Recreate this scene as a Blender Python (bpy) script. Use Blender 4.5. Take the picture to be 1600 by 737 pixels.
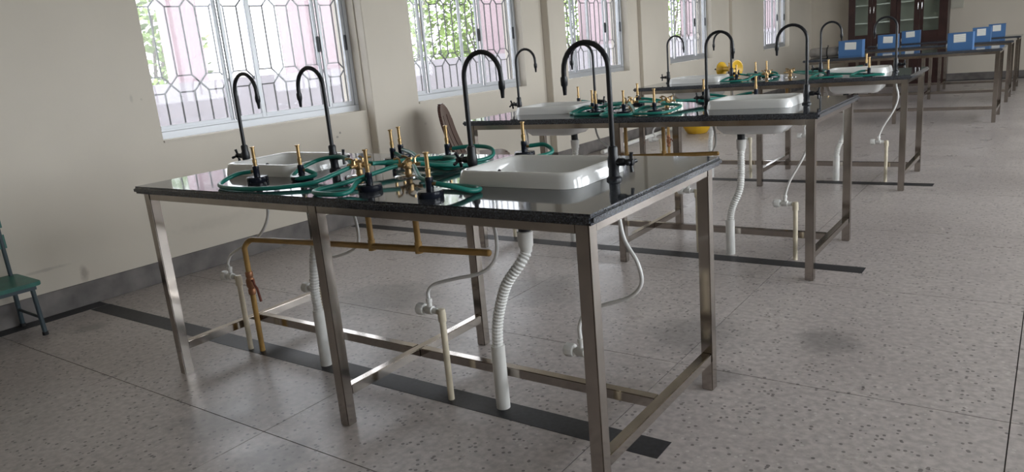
import bpy, bmesh, math, random
from mathutils import Vector, Matrix

random.seed(7)
scene = bpy.context.scene
for o in list(bpy.data.objects):
    bpy.data.objects.remove(o)
C = scene.collection

# ------------------------------------------------------------------ camera
F_PX = 1163.31                      # focal length for a 1600 px wide frame
YAW, PITCH, ROLL = 0.6388, -0.2416, -0.0895
CAM = Vector((3.101, -1.5568, 1.2572))
fw = Vector((-math.sin(YAW) * math.cos(PITCH), math.cos(YAW) * math.cos(PITCH), math.sin(PITCH)))
rt = Vector((math.cos(YAW), math.sin(YAW), 0))
up = rt.cross(fw)
rt2 = rt * math.cos(ROLL) + up * math.sin(ROLL)
up2 = up * math.cos(ROLL) - rt * math.sin(ROLL)
cd = bpy.data.cameras.new('camera')
cd.sensor_width = 36.0
cd.lens = F_PX / 1600.0 * 36.0
cd.clip_start, cd.clip_end = 0.05, 200
cam = bpy.data.objects.new('camera', cd)
C.objects.link(cam)
m = Matrix((rt2, up2, -fw)).transposed().to_4x4()
m.translation = CAM
cam.matrix_world = m
scene.camera = cam

# ------------------------------------------------------------------ sky and exposure
world = bpy.data.worlds.new('overcast_sky')
scene.world = world
world.use_nodes = True
bg = world.node_tree.nodes['Background']
bg.inputs[0].default_value = (0.92, 0.965, 1.0, 1)
bg.inputs[1].default_value = 12.3
scene.view_settings.view_transform = 'Standard'
scene.view_settings.look = 'None'
scene.view_settings.gamma = 1.0
scene.view_settings.use_curve_mapping = False
scene.view_settings.exposure = 0.0

# room: window wall frame (x inward, y along the wall, z up)
WALL_O = Vector((-1.58, 0, 0))
WALL_A = -0.032
ROOM_X1, ROOM_Y0, ROOM_Y1, ROOM_H = 6.3, -4.6, 15.1, 3.25
SILL, HEAD = 0.885, 2.2
WINS = [(1.04, 2.78), (3.40, 5.03), (5.80, 7.28), (8.46, 9.94), (12.25, 13.68)]
RWINS = [(-0.9, 0.6), (1.5, 3.7), (4.4, 6.6), (7.3, 9.5), (10.2, 11.8)]
R_SILL, R_HEAD = 0.85, 2.75


def wall_pt(x, s, z):
    c, sn = math.cos(WALL_A), math.sin(WALL_A)
    return Vector((WALL_O.x + x * c - s * sn, x * sn + s * c, z))


def portal(name, loc, rot, w, h):
    """daylight portal: guides sampling of the sky through a window opening"""
    l = bpy.data.lights.new(name, 'AREA')
    l.shape = 'RECTANGLE'
    l.size, l.size_y = w, h
    l.cycles.is_portal = True
    o = bpy.data.objects.new(name, l)
    o.location = loc
    o.rotation_euler = rot
    C.objects.link(o)


for a, b in WINS:
    portal('window_daylight', wall_pt(-0.3, (a + b) / 2, (SILL + HEAD) / 2), (math.pi / 2, 0, WALL_A - math.pi / 2), b - a, HEAD - SILL)
for a, b in RWINS:
    portal('window_daylight', (ROOM_X1 + 0.28, (a + b) / 2, (R_SILL + R_HEAD) / 2), (math.pi / 2, 0, math.pi / 2), b - a, R_HEAD - R_SILL)


# ------------------------------------------------------------------ materials
MATS = {}


def mat(name, col, rough=0.5, metal=0.0, spec=0.5, coat=0.0, noise=None, bump=None, trans=None):
    """principled material; noise=(scale, amount, detail) varies colour; bump=(scale, strength)"""
    mt = bpy.data.materials.new(name)
    mt.use_nodes = True
    nt = mt.node_tree
    p = nt.nodes['Principled BSDF']
    p.inputs['Base Color'].default_value = (*col, 1)
    p.inputs['Roughness'].default_value = rough
    p.inputs['Metallic'].default_value = metal
    p.inputs['Specular IOR Level'].default_value = spec
    p.inputs['Coat Weight'].default_value = coat
    if noise or bump:
        tc = nt.nodes.new('ShaderNodeTexCoord')
    if noise:
        n = nt.nodes.new('ShaderNodeTexNoise')
        n.inputs['Scale'].default_value = noise[0]
        n.inputs['Detail'].default_value = noise[2] if len(noise) > 2 else 4
        nt.links.new(tc.outputs['Object'], n.inputs['Vector'])
        r = nt.nodes.new('ShaderNodeValToRGB')
        a = noise[1]
        r.color_ramp.elements[0].position = 0.3
        r.color_ramp.elements[1].position = 0.7
        r.color_ramp.elements[0].color = (*[c * (1 - a) for c in col], 1)
        r.color_ramp.elements[1].color = (*[min(1, c * (1 + a)) for c in col], 1)
        nt.links.new(n.outputs['Fac'], r.inputs['Fac'])
        nt.links.new(r.outputs['Color'], p.inputs['Base Color'])
    if bump:
        n2 = nt.nodes.new('ShaderNodeTexNoise')
        n2.inputs['Scale'].default_value = bump[0]
        n2.inputs['Detail'].default_value = 5
        nt.links.new(tc.outputs['Object'], n2.inputs['Vector'])
        b = nt.nodes.new('ShaderNodeBump')
        b.inputs['Strength'].default_value = bump[1]
        b.inputs['Distance'].default_value = 0.002
        nt.links.new(n2.outputs['Fac'], b.inputs['Height'])
        nt.links.new(b.outputs['Normal'], p.inputs['Normal'])
    MATS[name] = mt
    return mt


mat('plaster', (0.61, 0.555, 0.475), 0.55, noise=(1.3, 0.045, 6), bump=(60, 0.15))
mat('ceiling_paint', (0.72, 0.70, 0.64), 0.8)
mat('skirting', (0.15, 0.135, 0.128), 0.45, noise=(7, 0.35, 6))
mat('joint', (0.075, 0.07, 0.07), 0.8)
mat('black_stone', (0.018, 0.018, 0.022), 0.5, noise=(60, 0.4, 3))
mat('steel', (0.42, 0.38, 0.345), 0.12, 1.0, noise=(9, 0.12, 4))
mat('aluminium', (0.50, 0.51, 0.53), 0.42, 0.6)
mat('grille_iron', (0.10, 0.095, 0.10), 0.6)
mat('black_plastic', (0.012, 0.013, 0.017), 0.38)
mat('black_enamel', (0.014, 0.017, 0.028), 0.22)
mat('brass', (0.56, 0.385, 0.185), 0.28, 1.0, noise=(40, 0.2, 3))
mat('old_brass', (0.45, 0.31, 0.16), 0.38, 1.0, noise=(60, 0.3, 3))
mat('gas_paint', (0.40, 0.235, 0.07), 0.42, 0.0, noise=(12, 0.2, 4))
mat('valve_bronze', (0.36, 0.17, 0.09), 0.4, 0.6, noise=(30, 0.25, 3))
mat('red_brown', (0.20, 0.06, 0.04), 0.5)
mat('green_rubber', (0.015, 0.205, 0.165), 0.33)
mat('white_ceramic', (0.80, 0.80, 0.79), 0.10, coat=0.5)
mat('white_pvc', (0.74, 0.73, 0.70), 0.4, noise=(14, 0.08, 4))
mat('white_hose', (0.70, 0.69, 0.67), 0.35)
mat('cream_pvc', (0.62, 0.55, 0.42), 0.4, noise=(20, 0.12, 4))
mat('brown_plastic', (0.085, 0.042, 0.034), 0.33)
mat('teal_paint', (0.035, 0.16, 0.13), 0.4, noise=(9, 0.25, 4))
mat('blue_grey_paint', (0.05, 0.075, 0.09), 0.45)
mat('black_rubber', (0.015, 0.015, 0.015), 0.7)
mat('yellow_plastic', (0.75, 0.45, 0.03), 0.35)
mat('blue_board', (0.06, 0.155, 0.34), 0.45)
mat('dark_wood', (0.038, 0.015, 0.013), 0.35, noise=(6, 0.3, 5))
mat('cabinet_inside', (0.60, 0.62, 0.54), 0.6)
mat('shelf_board', (0.8, 0.8, 0.76), 0.5)
mat('chrome', (0.75, 0.75, 0.75), 0.15, 1.0)
mat('grey_sheet', (0.22, 0.20, 0.18), 0.7, noise=(10, 0.25, 4))
mat('pale_box', (0.50, 0.48, 0.41), 0.6)
mat('pink_render', (0.40, 0.295, 0.325), 0.8, noise=(2, 0.06, 4))
mat('pale_render', (0.46, 0.43, 0.48), 0.8, noise=(2, 0.06, 4))
mat('leaf', (0.24, 0.36, 0.07), 0.6, noise=(3, 0.35, 3))
mat('bark', (0.12, 0.09, 0.07), 0.8)
mat('outside_soil', (0.16, 0.16, 0.12), 0.9)


def granite():
    mt = mat('granite', (0.012, 0.013, 0.016), 0.06, spec=0.6)
    nt = mt.node_tree
    p = nt.nodes['Principled BSDF']
    tc = nt.nodes.new('ShaderNodeTexCoord')
    v = nt.nodes.new('ShaderNodeTexNoise')
    v.inputs['Scale'].default_value = 160
    v.inputs['Detail'].default_value = 6
    v.inputs['Roughness'].default_value = 0.7
    r = nt.nodes.new('ShaderNodeValToRGB')
    e = r.color_ramp.elements
    e[0].position, e[0].color = 0.42, (0.014, 0.015, 0.019, 1)
    e[1].position, e[1].color = 0.70, (0.14, 0.155, 0.185, 1)
    nt.links.new(tc.outputs['Object'], v.inputs['Vector'])
    nt.links.new(v.outputs['Fac'], r.inputs['Fac'])
    nt.links.new(r.outputs['Color'], p.inputs['Base Color'])


granite()


def terrazzo():
    mt = mat('terrazzo', (0.3, 0.28, 0.27), 0.4)
    nt = mt.node_tree
    N, L = nt.nodes, nt.links
    p = N['Principled BSDF']
    geo = N.new('ShaderNodeNewGeometry')
    pos = geo.outputs['Position']

    def noise(scale, detail=4, rough=0.5):
        n = N.new('ShaderNodeTexNoise')
        n.inputs['Scale'].default_value = scale
        n.inputs['Detail'].default_value = detail
        n.inputs['Roughness'].default_value = rough
        L.new(pos, n.inputs['Vector'])
        return n.outputs['Fac']

    def ramp(f, stops):
        r = N.new('ShaderNodeValToRGB')
        r.color_ramp.elements[0].position = stops[0][0]
        r.color_ramp.elements[0].color = (*stops[0][1], 1)
        r.color_ramp.elements[1].position = stops[-1][0]
        r.color_ramp.elements[1].color = (*stops[-1][1], 1)
        for s in stops[1:-1]:
            e = r.color_ramp.elements.new(s[0])
            e.color = (*s[1], 1)
        L.new(f, r.inputs['Fac'])
        return r.outputs['Color']

    def mix(f, a, b, mode='MIX'):
        x = N.new('ShaderNodeMix')
        x.data_type = 'RGBA'
        x.blend_type = mode
        if isinstance(f, float):
            x.inputs[0].default_value = f
        else:
            L.new(f, x.inputs[0])
        for i, q in ((6, a), (7, b)):
            if isinstance(q, tuple):
                x.inputs[i].default_value = (*q, 1)
            else:
                L.new(q, x.inputs[i])
        return x.outputs[2]

    def math_(op, a, b=None, c=None):
        x = N.new('ShaderNodeMath')
        x.operation = op
        for i, q in enumerate((a, b, c)):
            if q is None:
                continue
            if isinstance(q, (int, float)):
                x.inputs[i].default_value = q
            else:
                L.new(q, x.inputs[i])
        return x.outputs[0]

    base = ramp(noise(1.1, 6), [(0.3, (0.365, 0.325, 0.315)), (0.7, (0.475, 0.43, 0.415))])
    fine = ramp(noise(38, 5), [(0.35, (0.82, 0.82, 0.82)), (0.65, (1.12, 1.12, 1.12))])
    col = mix(1.0, base, fine, 'MULTIPLY')
    # stone chips
    mp = N.new('ShaderNodeMapping')
    mp.inputs['Scale'].default_value = (1.0, 1.0, 1.0)
    L.new(pos, mp.inputs['Vector'])
    vo = N.new('ShaderNodeTexVoronoi')
    vo.inputs['Scale'].default_value = 58
    L.new(mp.outputs['Vector'], vo.inputs['Vector'])
    sep = N.new('ShaderNodeSeparateColor')
    L.new(vo.outputs['Color'], sep.inputs['Color'])
    chip = math_('MULTIPLY', math_('LESS_THAN', sep.outputs[0], 0.20), math_('LESS_THAN', vo.outputs['Distance'], 0.36))
    col = mix(math_('MULTIPLY', chip, 0.75), col, (0.085, 0.075, 0.072))
    light = math_('MULTIPLY', math_('GREATER_THAN', sep.outputs[1], 0.90), math_('LESS_THAN', vo.outputs['Distance'], 0.33))
    col = mix(math_('MULTIPLY', light, 0.6), col, (0.55, 0.53, 0.50))
    # damp, worn patches with a shape of their own
    wob = noise(9, 5, 0.65)
    for (x, y, r) in ((1.90, 1.33, 0.26), (2.42, 1.45, 0.16), (1.06, -0.25, 0.16), (0.60, -0.14, 0.20), (2.12, 0.95, 0.12),
                      (0.16, 1.17, 0.34), (-1.1, 0.16, 0.10), (0.9, 1.6, 0.3)):
        d = N.new('ShaderNodeVectorMath')
        d.operation = 'DISTANCE'
        L.new(pos, d.inputs[0])
        d.inputs[1].default_value = (x, y, 0)
        q = math_('ADD', math_('DIVIDE', d.outputs['Value'], r), math_('MULTIPLY', math_('SUBTRACT', wob, 0.5), 1.5))
        mr = N.new('ShaderNodeMapRange')
        mr.inputs['From Min'].default_value = 1.05
        mr.inputs['From Max'].default_value = 0.45
        mr.inputs['To Min'].default_value = 0.0
        mr.inputs['To Max'].default_value = 0.45
        L.new(q, mr.inputs['Value'])
        col = mix(mr.outputs['Result'], col, (0.11, 0.105, 0.105))
    L.new(col, p.inputs['Base Color'])
    rr = N.new('ShaderNodeMapRange')
    rr.inputs['To Min'].default_value = 0.18
    rr.inputs['To Max'].default_value = 0.46
    L.new(noise(4, 6), rr.inputs['Value'])
    L.new(rr.outputs['Result'], p.inputs['Roughness'])


terrazzo()


def stained_plaster():
    mt = mat('plaster_marked', (0.61, 0.555, 0.475), 0.55, noise=(1.3, 0.045, 6), bump=(60, 0.15))
    nt = mt.node_tree
    N, L = nt.nodes, nt.links
    p = N['Principled BSDF']
    col = p.inputs['Base Color'].links[0].from_socket
    geo = N.new('ShaderNodeNewGeometry')
    wob = N.new('ShaderNodeTexNoise')
    wob.inputs['Scale'].default_value = 22
    wob.inputs['Detail'].default_value = 5
    L.new(geo.outputs['Position'], wob.inputs['Vector'])
    # scuffs and dirt marks: y, z, half width, half height, strength, tone
    for (y, z, a, b, k, tone) in ((.396, .195, .028, .060, .55, (.22, .17, .14)), (.889, 1.18, .012, .03, .35, (.3, .28, .24)), (2.332, 1.055, .012, .012, .5, (.2, .18, .16)),
                                  (2.442, .723, .016, .012, .7, (.12, .11, .10)), (2.475, .752, .012, .010, .7, (.12, .11, .10)), (.19, .27, .14, .012, .4, (.28, .25, .22)),
                                  (.95, 1.17, .01, .01, .4, (.3, .28, .24)), (1.3, .30, .30, .05, .18, (.34, .31, .27)), (3.45, .70, .02, .015, .3, (.3, .27, .24))):
        sb_ = N.new('ShaderNodeVectorMath')
        sb_.operation = 'SUBTRACT'
        L.new(geo.outputs['Position'], sb_.inputs[0])
        sb_.inputs[1].default_value = (0, y, z)
        ml = N.new('ShaderNodeVectorMath')
        ml.operation = 'MULTIPLY'
        L.new(sb_.outputs[0], ml.inputs[0])
        ml.inputs[1].default_value = (0, 1 / a, 1 / b)
        ln = N.new('ShaderNodeVectorMath')
        ln.operation = 'LENGTH'
        L.new(ml.outputs[0], ln.inputs[0])
        ad = N.new('ShaderNodeMath')
        ad.operation = 'MULTIPLY_ADD'
        L.new(wob.outputs['Fac'], ad.inputs[0])
        ad.inputs[1].default_value = 1.2
        L.new(ln.outputs['Value'], ad.inputs[2])
        mr = N.new('ShaderNodeMapRange')
        mr.inputs['From Min'].default_value = 1.7
        mr.inputs['From Max'].default_value = 0.9
        mr.inputs['To Max'].default_value = k
        L.new(ad.outputs[0], mr.inputs['Value'])
        x = N.new('ShaderNodeMix')
        x.data_type = 'RGBA'
        L.new(mr.outputs['Result'], x.inputs[0])
        L.new(col, x.inputs[6])
        x.inputs[7].default_value = (*tone, 1)
        col = x.outputs[2]
    L.new(col, p.inputs['Base Color'])


stained_plaster()


def glass(name, tint, dust):
    """thin pane: transparent with a fresnel sheen and a little dust"""
    mt = bpy.data.materials.new(name)
    mt.use_nodes = True
    nt = mt.node_tree
    nt.nodes.clear()
    out = nt.nodes.new('ShaderNodeOutputMaterial')
    tr = nt.nodes.new('ShaderNodeBsdfTransparent')
    tr.inputs[0].default_value = (*tint, 1)
    gl = nt.nodes.new('ShaderNodeBsdfGlossy')
    gl.inputs['Roughness'].default_value = 0.03
    lw = nt.nodes.new('ShaderNodeLayerWeight')
    lw.inputs['Blend'].default_value = 0.5
    pw = nt.nodes.new('ShaderNodeMath')
    pw.operation = 'POWER'
    pw.inputs[1].default_value = 5.0
    nt.links.new(lw.outputs['Facing'], pw.inputs[0])
    fr = nt.nodes.new('ShaderNodeMath')
    fr.operation = 'MULTIPLY_ADD'
    fr.inputs[1].default_value = 0.5
    fr.inputs[2].default_value = 0.025
    nt.links.new(pw.outputs[0], fr.inputs[0])
    mx = nt.nodes.new('ShaderNodeMixShader')
    nt.links.new(fr.outputs[0], mx.inputs[0])
    nt.links.new(tr.outputs[0], mx.inputs[1])
    nt.links.new(gl.outputs[0], mx.inputs[2])
    tl = nt.nodes.new('ShaderNodeBsdfTranslucent')
    tl.inputs[0].default_value = (0.9, 0.9, 0.92, 1)
    m2 = nt.nodes.new('ShaderNodeMixShader')
    m2.inputs[0].default_value = dust
    nt.links.new(mx.outputs[0], m2.inputs[1])
    nt.links.new(tl.outputs[0], m2.inputs[2])
    nt.links.new(m2.outputs[0], out.inputs[0])
    MATS[name] = mt


glass('window_glass', (0.975, 0.98, 0.985), 0.01)
glass('sky_dimming_glass', (0.58, 0.58, 0.59), 0.02)   # tint added to dim the bright outdoors behind the sliding windows
glass('cabinet_glass', (0.93, 0.96, 0.94), 0.05)


def paper():
    mt = mat('label_paper', (0.78, 0.78, 0.74), 0.7)
    nt = mt.node_tree
    p = nt.nodes['Principled BSDF']
    tc = nt.nodes.new('ShaderNodeTexCoord')
    w = nt.nodes.new('ShaderNodeTexWave')
    w.bands_direction = 'Z'
    w.inputs['Scale'].default_value = 16
    w.inputs['Distortion'].default_value = 1.5
    w.inputs['Detail Scale'].default_value = 60
    r = nt.nodes.new('ShaderNodeValToRGB')
    r.color_ramp.elements[0].color = (0.55, 0.54, 0.50, 1)
    r.color_ramp.elements[1].position = 0.35
    r.color_ramp.elements[1].color = (0.80, 0.80, 0.76, 1)
    nt.links.new(tc.outputs['Object'], w.inputs['Vector'])
    nt.links.new(w.outputs['Fac'], r.inputs['Fac'])
    nt.links.new(r.outputs['Color'], p.inputs['Base Color'])


paper()


# ------------------------------------------------------------------ mesh helpers
class MB:
    def __init__(self):
        self.v, self.f = [], []

    def quadbox(self, pts):
        i = len(self.v)
        self.v += [tuple(q) for q in pts]
        for f in ((0, 3, 2, 1), (4, 5, 6, 7), (0, 1, 5, 4), (1, 2, 6, 5), (2, 3, 7, 6), (3, 0, 4, 7)):
            self.f.append(tuple(i + k for k in f))

    def box(self, x0, y0, z0, x1, y1, z1):
        self.quadbox([(x0, y0, z0), (x1, y0, z0), (x1, y1, z0), (x0, y1, z0), (x0, y0, z1), (x1, y0, z1), (x1, y1, z1), (x0, y1, z1)])
        return self

    def rings(self, rings, closed=False, cap=True):
        """loft a list of equally sized rings"""
        i0 = len(self.v)
        n = len(rings[0])
        for r in rings:
            self.v += [tuple(q) for q in r]
        k = len(rings)
        for a in range(k if closed else k - 1):
            b = (a + 1) % k
            for j in range(n):
                j2 = (j + 1) % n
                self.f.append((i0 + a * n + j, i0 + a * n + j2, i0 + b * n + j2, i0 + b * n + j))
        if cap and not closed:
            self.f.append(tuple(i0 + j for j in reversed(range(n))))
            self.f.append(tuple(i0 + (k - 1) * n + j for j in range(n)))
        return self

    def tube(self, pts, r, n=8, cap=True):
        """r: a number, or a list with one radius per point"""
        pts = [Vector(p) for p in pts]
        R = r if isinstance(r, (list, tuple)) else [r] * len(pts)
        t = []
        for i in range(len(pts)):
            a = pts[max(0, i - 1)]
            b = pts[min(len(pts) - 1, i + 1)]
            d = b - a
            t.append(d.normalized() if d.length > 1e-9 else (t[-1] if t else Vector((0, 0, 1))))
        u = t[0].orthogonal().normalized()
        rings = []
        for i, p in enumerate(pts):
            u = (u - t[i] * u.dot(t[i])).normalized()
            w = t[i].cross(u)
            rings.append([p + (u * math.cos(2 * math.pi * j / n) + w * math.sin(2 * math.pi * j / n)) * R[i] for j in range(n)])
        return self.rings(rings, cap=cap)

    def lathe(self, prof, c=(0, 0, 0), n=16, axis='Z'):
        rings = []
        for r, z in prof:
            ring = []
            for j in range(n):
                a = 2 * math.pi * j / n
                q = (r * math.cos(a), r * math.sin(a), z)
                if axis == 'X':
                    q = (q[2], q[0], q[1])
                elif axis == 'Y':
                    q = (q[1], q[2], q[0])
                ring.append((c[0] + q[0], c[1] + q[1], c[2] + q[2]))
            rings.append(ring)
        return self.rings(rings)

    def grid_solid(self, nu, nv, inside, pos, thick):
        """solid sheet from the cells of a grid that pass inside(u, v); pos(u, v, t) maps to space"""
        idx = {}

        def vid(i, j, s):
            k = (i, j, s)
            if k not in idx:
                idx[k] = len(self.v)
                self.v.append(tuple(pos(i / nu, j / nv, thick * (0.5 if s else -0.5))))
            return idx[k]
        cells = {(i, j) for i in range(nu) for j in range(nv) if inside((i + .5) / nu, (j + .5) / nv)}
        for (i, j) in cells:
            self.f.append((vid(i, j, 1), vid(i + 1, j, 1), vid(i + 1, j + 1, 1), vid(i, j + 1, 1)))
            self.f.append((vid(i, j, 0), vid(i, j + 1, 0), vid(i + 1, j + 1, 0), vid(i + 1, j, 0)))
            for di, dj, a, b in ((-1, 0, (i, j), (i, j + 1)), (1, 0, (i + 1, j + 1), (i + 1, j)), (0, -1, (i + 1, j), (i, j)), (0, 1, (i, j + 1), (i + 1, j + 1))):
                if (i + di, j + dj) not in cells:
                    self.f.append((vid(*a, 1), vid(*b, 1), vid(*b, 0), vid(*a, 0)))
        return self

    def mesh(self, name, material, smooth=35, bevel=0.0, segs=2):
        me = bpy.data.meshes.new(name)
        me.from_pydata(self.v, [], self.f)
        bm = bmesh.new()
        bm.from_mesh(me)
        bmesh.ops.recalc_face_normals(bm, faces=bm.faces)
        if bevel > 0:
            es = [e for e in bm.edges if len(e.link_faces) == 2 and e.calc_face_angle(0) > math.radians(50)]
            bmesh.ops.bevel(bm, geom=es, offset=bevel, segments=segs, affect='EDGES', clamp_overlap=True)
        bm.to_mesh(me)
        bm.free()
        me.materials.append(MATS[material])
        if smooth:
            me.shade_smooth()
            me.set_sharp_from_angle(angle=math.radians(smooth))
        return me


def link(name, data, parent=None, loc=(0, 0, 0), rot=(0, 0, 0), scale=None):
    o = bpy.data.objects.new(name, data)
    C.objects.link(o)
    o.location = loc
    o.rotation_euler = rot
    if scale:
        o.scale = scale
    if parent is not None:
        o.parent = parent
    return o


def tag(o, label, cat, group=None, kind=None):
    o['label'] = label
    o['category'] = cat
    if group:
        o['group'] = group
    if kind:
        o['kind'] = kind
    return o


def thing(name, label, cat, loc=(0, 0, 0), rz=0.0, group=None):
    return tag(link(name, None, None, loc, (0, 0, rz)), label, cat, group)


def struct(name, data, loc=(0, 0, 0), rz=0.0, label=None, cat=None):
    o = link(name, data, None, loc, (0, 0, rz))
    o['kind'] = 'structure'
    if label:
        o['label'] = label
        o['category'] = cat
    return o


def box_mesh(name, material, x0, y0, z0, x1, y1, z1, bevel=0.0):
    return MB().box(x0, y0, z0, x1, y1, z1).mesh(name, material, smooth=30 if bevel else 0, bevel=bevel)


def spline(pts, n=8):
    """Catmull-Rom through the points"""
    P = [Vector(p) for p in pts]
    P = [P[0] * 2 - P[1]] + P + [P[-1] * 2 - P[-2]]
    out = []
    for i in range(1, len(P) - 2):
        a, b, c, d = P[i - 1:i + 3]
        for k in range(n):
            t = k / n
            out.append(0.5 * ((2 * b) + (c - a) * t + (2 * a - 5 * b + 4 * c - d) * t * t + (3 * b - a - 3 * c + d) * t ** 3))
    out.append(P[-2])
    return out


def rrect(cx, cy, hx, hy, r, z, n=5):
    r = min(r, hx, hy)
    out = []
    for k, (sx, sy) in enumerate(((1, 1), (-1, 1), (-1, -1), (1, -1))):
        for j in range(n + 1):
            a = math.pi / 2 * (k + j / n)
            out.append((cx + sx * (hx - r) + r * math.cos(a), cy + sy * (hy - r) + r * math.sin(a), z))
    return out


# ------------------------------------------------------------------ the room
# floor: cast terrazzo panels with recessed joints and flush black strips
floor = struct('floor', box_mesh('floor', 'joint', -2.2, ROOM_Y0, -0.12, ROOM_X1 + .3, ROOM_Y1 + .2, -0.006))
PX, PY, GAP = 1.105, 1.155, 0.0019
pm = box_mesh('panel', 'terrazzo', GAP, GAP, -0.0065, PX - GAP, PY - GAP, 0.0, bevel=0.0)
for i in range(-3, 5):
    for j in range(-4, 14):
        x, y = 0.85 + i * PX, -0.14 + j * PY
        if y + PY > ROOM_Y1 + .6 or y < ROOM_Y0 - .5 or x > ROOM_X1:
            continue
        link('panel', pm, floor, (x, y, 0))
for (x0, y0, x1, y1) in ((-1.434, 0.33, 2.18, 0.44), (-1.46, 2.415, 2.36, 2.52), (-1.40, 4.74, 2.40, 4.85)):
    link('black_strip', box_mesh('black_strip', 'black_stone', x0, y0, 0, x1, y1, 0.0012), floor)
link('black_strip', box_mesh('black_strip', 'black_stone', 0.012, -4.3, 0, 0.125, 0.44, 0.0012), floor, WALL_O, (0, 0, WALL_A))

# window wall, pierced by five openings
TH = 0.25
mb = MB()
s = ROOM_Y0 - .2
for a, b in WINS:
    mb.box(-TH, s, 0, 0, a, ROOM_H)
    mb.box(-TH, a, 0, 0, b, SILL)
    mb.box(-TH, a, HEAD, 0, b, ROOM_H)
    s = b
mb.box(-TH, s, 0, 0, ROOM_Y1 + .3, ROOM_H)
struct('wall_left', mb.mesh('wall_left', 'plaster_marked', 0), WALL_O, WALL_A, 'cream plastered wall with five barred windows', 'wall')
# pilasters between the windows
for i, (a, b) in enumerate(((2.79, 3.30), (5.39, 5.72), (7.55, 8.0), (10.65, 11.1))):
    struct('trim_%d' % (i + 1), box_mesh('pilaster', 'plaster', 0.0, a, 0, 0.085 if i < 2 else 0.05, b, ROOM_H, bevel=0.004), WALL_O, WALL_A)
# right wall with its own row of windows
mb = MB()
s = ROOM_Y0 - .2
for a, b in RWINS:
    mb.box(0, s, 0, TH, a, ROOM_H)
    mb.box(0, a, 0, TH, b, R_SILL)
    mb.box(0, a, R_HEAD, TH, b, ROOM_H)
    s = b
mb.box(0, s, 0, TH, ROOM_Y1 + .2, ROOM_H)
struct('wall_right', mb.mesh('wall_right', 'plaster', 0), (ROOM_X1, 0, 0))
struct('wall_back', box_mesh('wall_back', 'plaster', -1.2, ROOM_Y1, 0, ROOM_X1, ROOM_Y1 + .2, ROOM_H))
struct('wall_front', box_mesh('wall_front', 'plaster', -2.0, ROOM_Y0 - .2, 0, ROOM_X1, ROOM_Y0, ROOM_H))
struct('ceiling', box_mesh('ceiling', 'ceiling_paint', -2.2, ROOM_Y0 - .2, ROOM_H, ROOM_X1 + .3, ROOM_Y1 + .3, ROOM_H + .15))
# skirting
mb = MB()
s = ROOM_Y0
for i, (a, b) in enumerate(((2.79, 3.30), (5.39, 5.72), (7.55, 8.0), (10.65, 11.1))):
    d = 0.085 if i < 2 else 0.05
    mb.box(0, s, 0, 0.012, a - .011, 0.138)
    mb.box(0, a - .011, 0, d + .012, b + .011, 0.138)
    s = b + .011
mb.box(0, s, 0, 0.012, ROOM_Y1 - .02, 0.138)
struct('baseboard_left', mb.mesh('baseboard_left', 'skirting', 0, bevel=0.002, segs=1), WALL_O, WALL_A)
struct('baseboard_back', box_mesh('baseboard_back', 'skirting', -1.08, ROOM_Y1 - .014, 0, ROOM_X1, ROOM_Y1, 0.13, bevel=0.002))
struct('baseboard_right', box_mesh('baseboard_right', 'skirting', ROOM_X1 - .012, ROOM_Y0, 0, ROOM_X1, ROOM_Y1 - .02, 0.13, bevel=0.002))


# ------------------------------------------------------------------ windows
def grille_mesh(w, z0, z1):
    """welded iron grille: paired uprights that open into rows of hexagons"""
    mb = MB()
    n = max(2, round(w / 0.205))
    p = w / n
    q = p / 4
    r = 0.0062
    rows = [(1.185, 1.295), (1.745, 1.855)]

    def bar(a, b):
        mb.tube([(0, a[0], a[1]), (0, b[0], b[1])], r, 4)
    lev = [z0] + [z for ro in rows for z in ro] + [z1]
    for k in range(n):
        c = (k + .5) * p
        for i in range(0, len(lev), 2):
            for sgn in (-1, 1):
                bar((c + sgn * q, lev[i]), (c + sgn * q, lev[i + 1]))
        for (a, b) in rows:
            mid = (a + b) / 2
            for zz in (a, b):
                bar((c - q, zz), (c + q, zz))
            for sgn in (-1, 1):
                bar((c + sgn * q, a), (c + sgn * 2 * q, mid))
                bar((c + sgn * q, b), (c + sgn * 2 * q, mid))
    for zz in (z0 + .004, z1 - .004):
        bar((0, zz), (w, zz))
    for yy in (0.004, w - .004):
        bar((yy, z0), (yy, z1))
    return mb.mesh('grille', 'grille_iron', 0)


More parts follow.
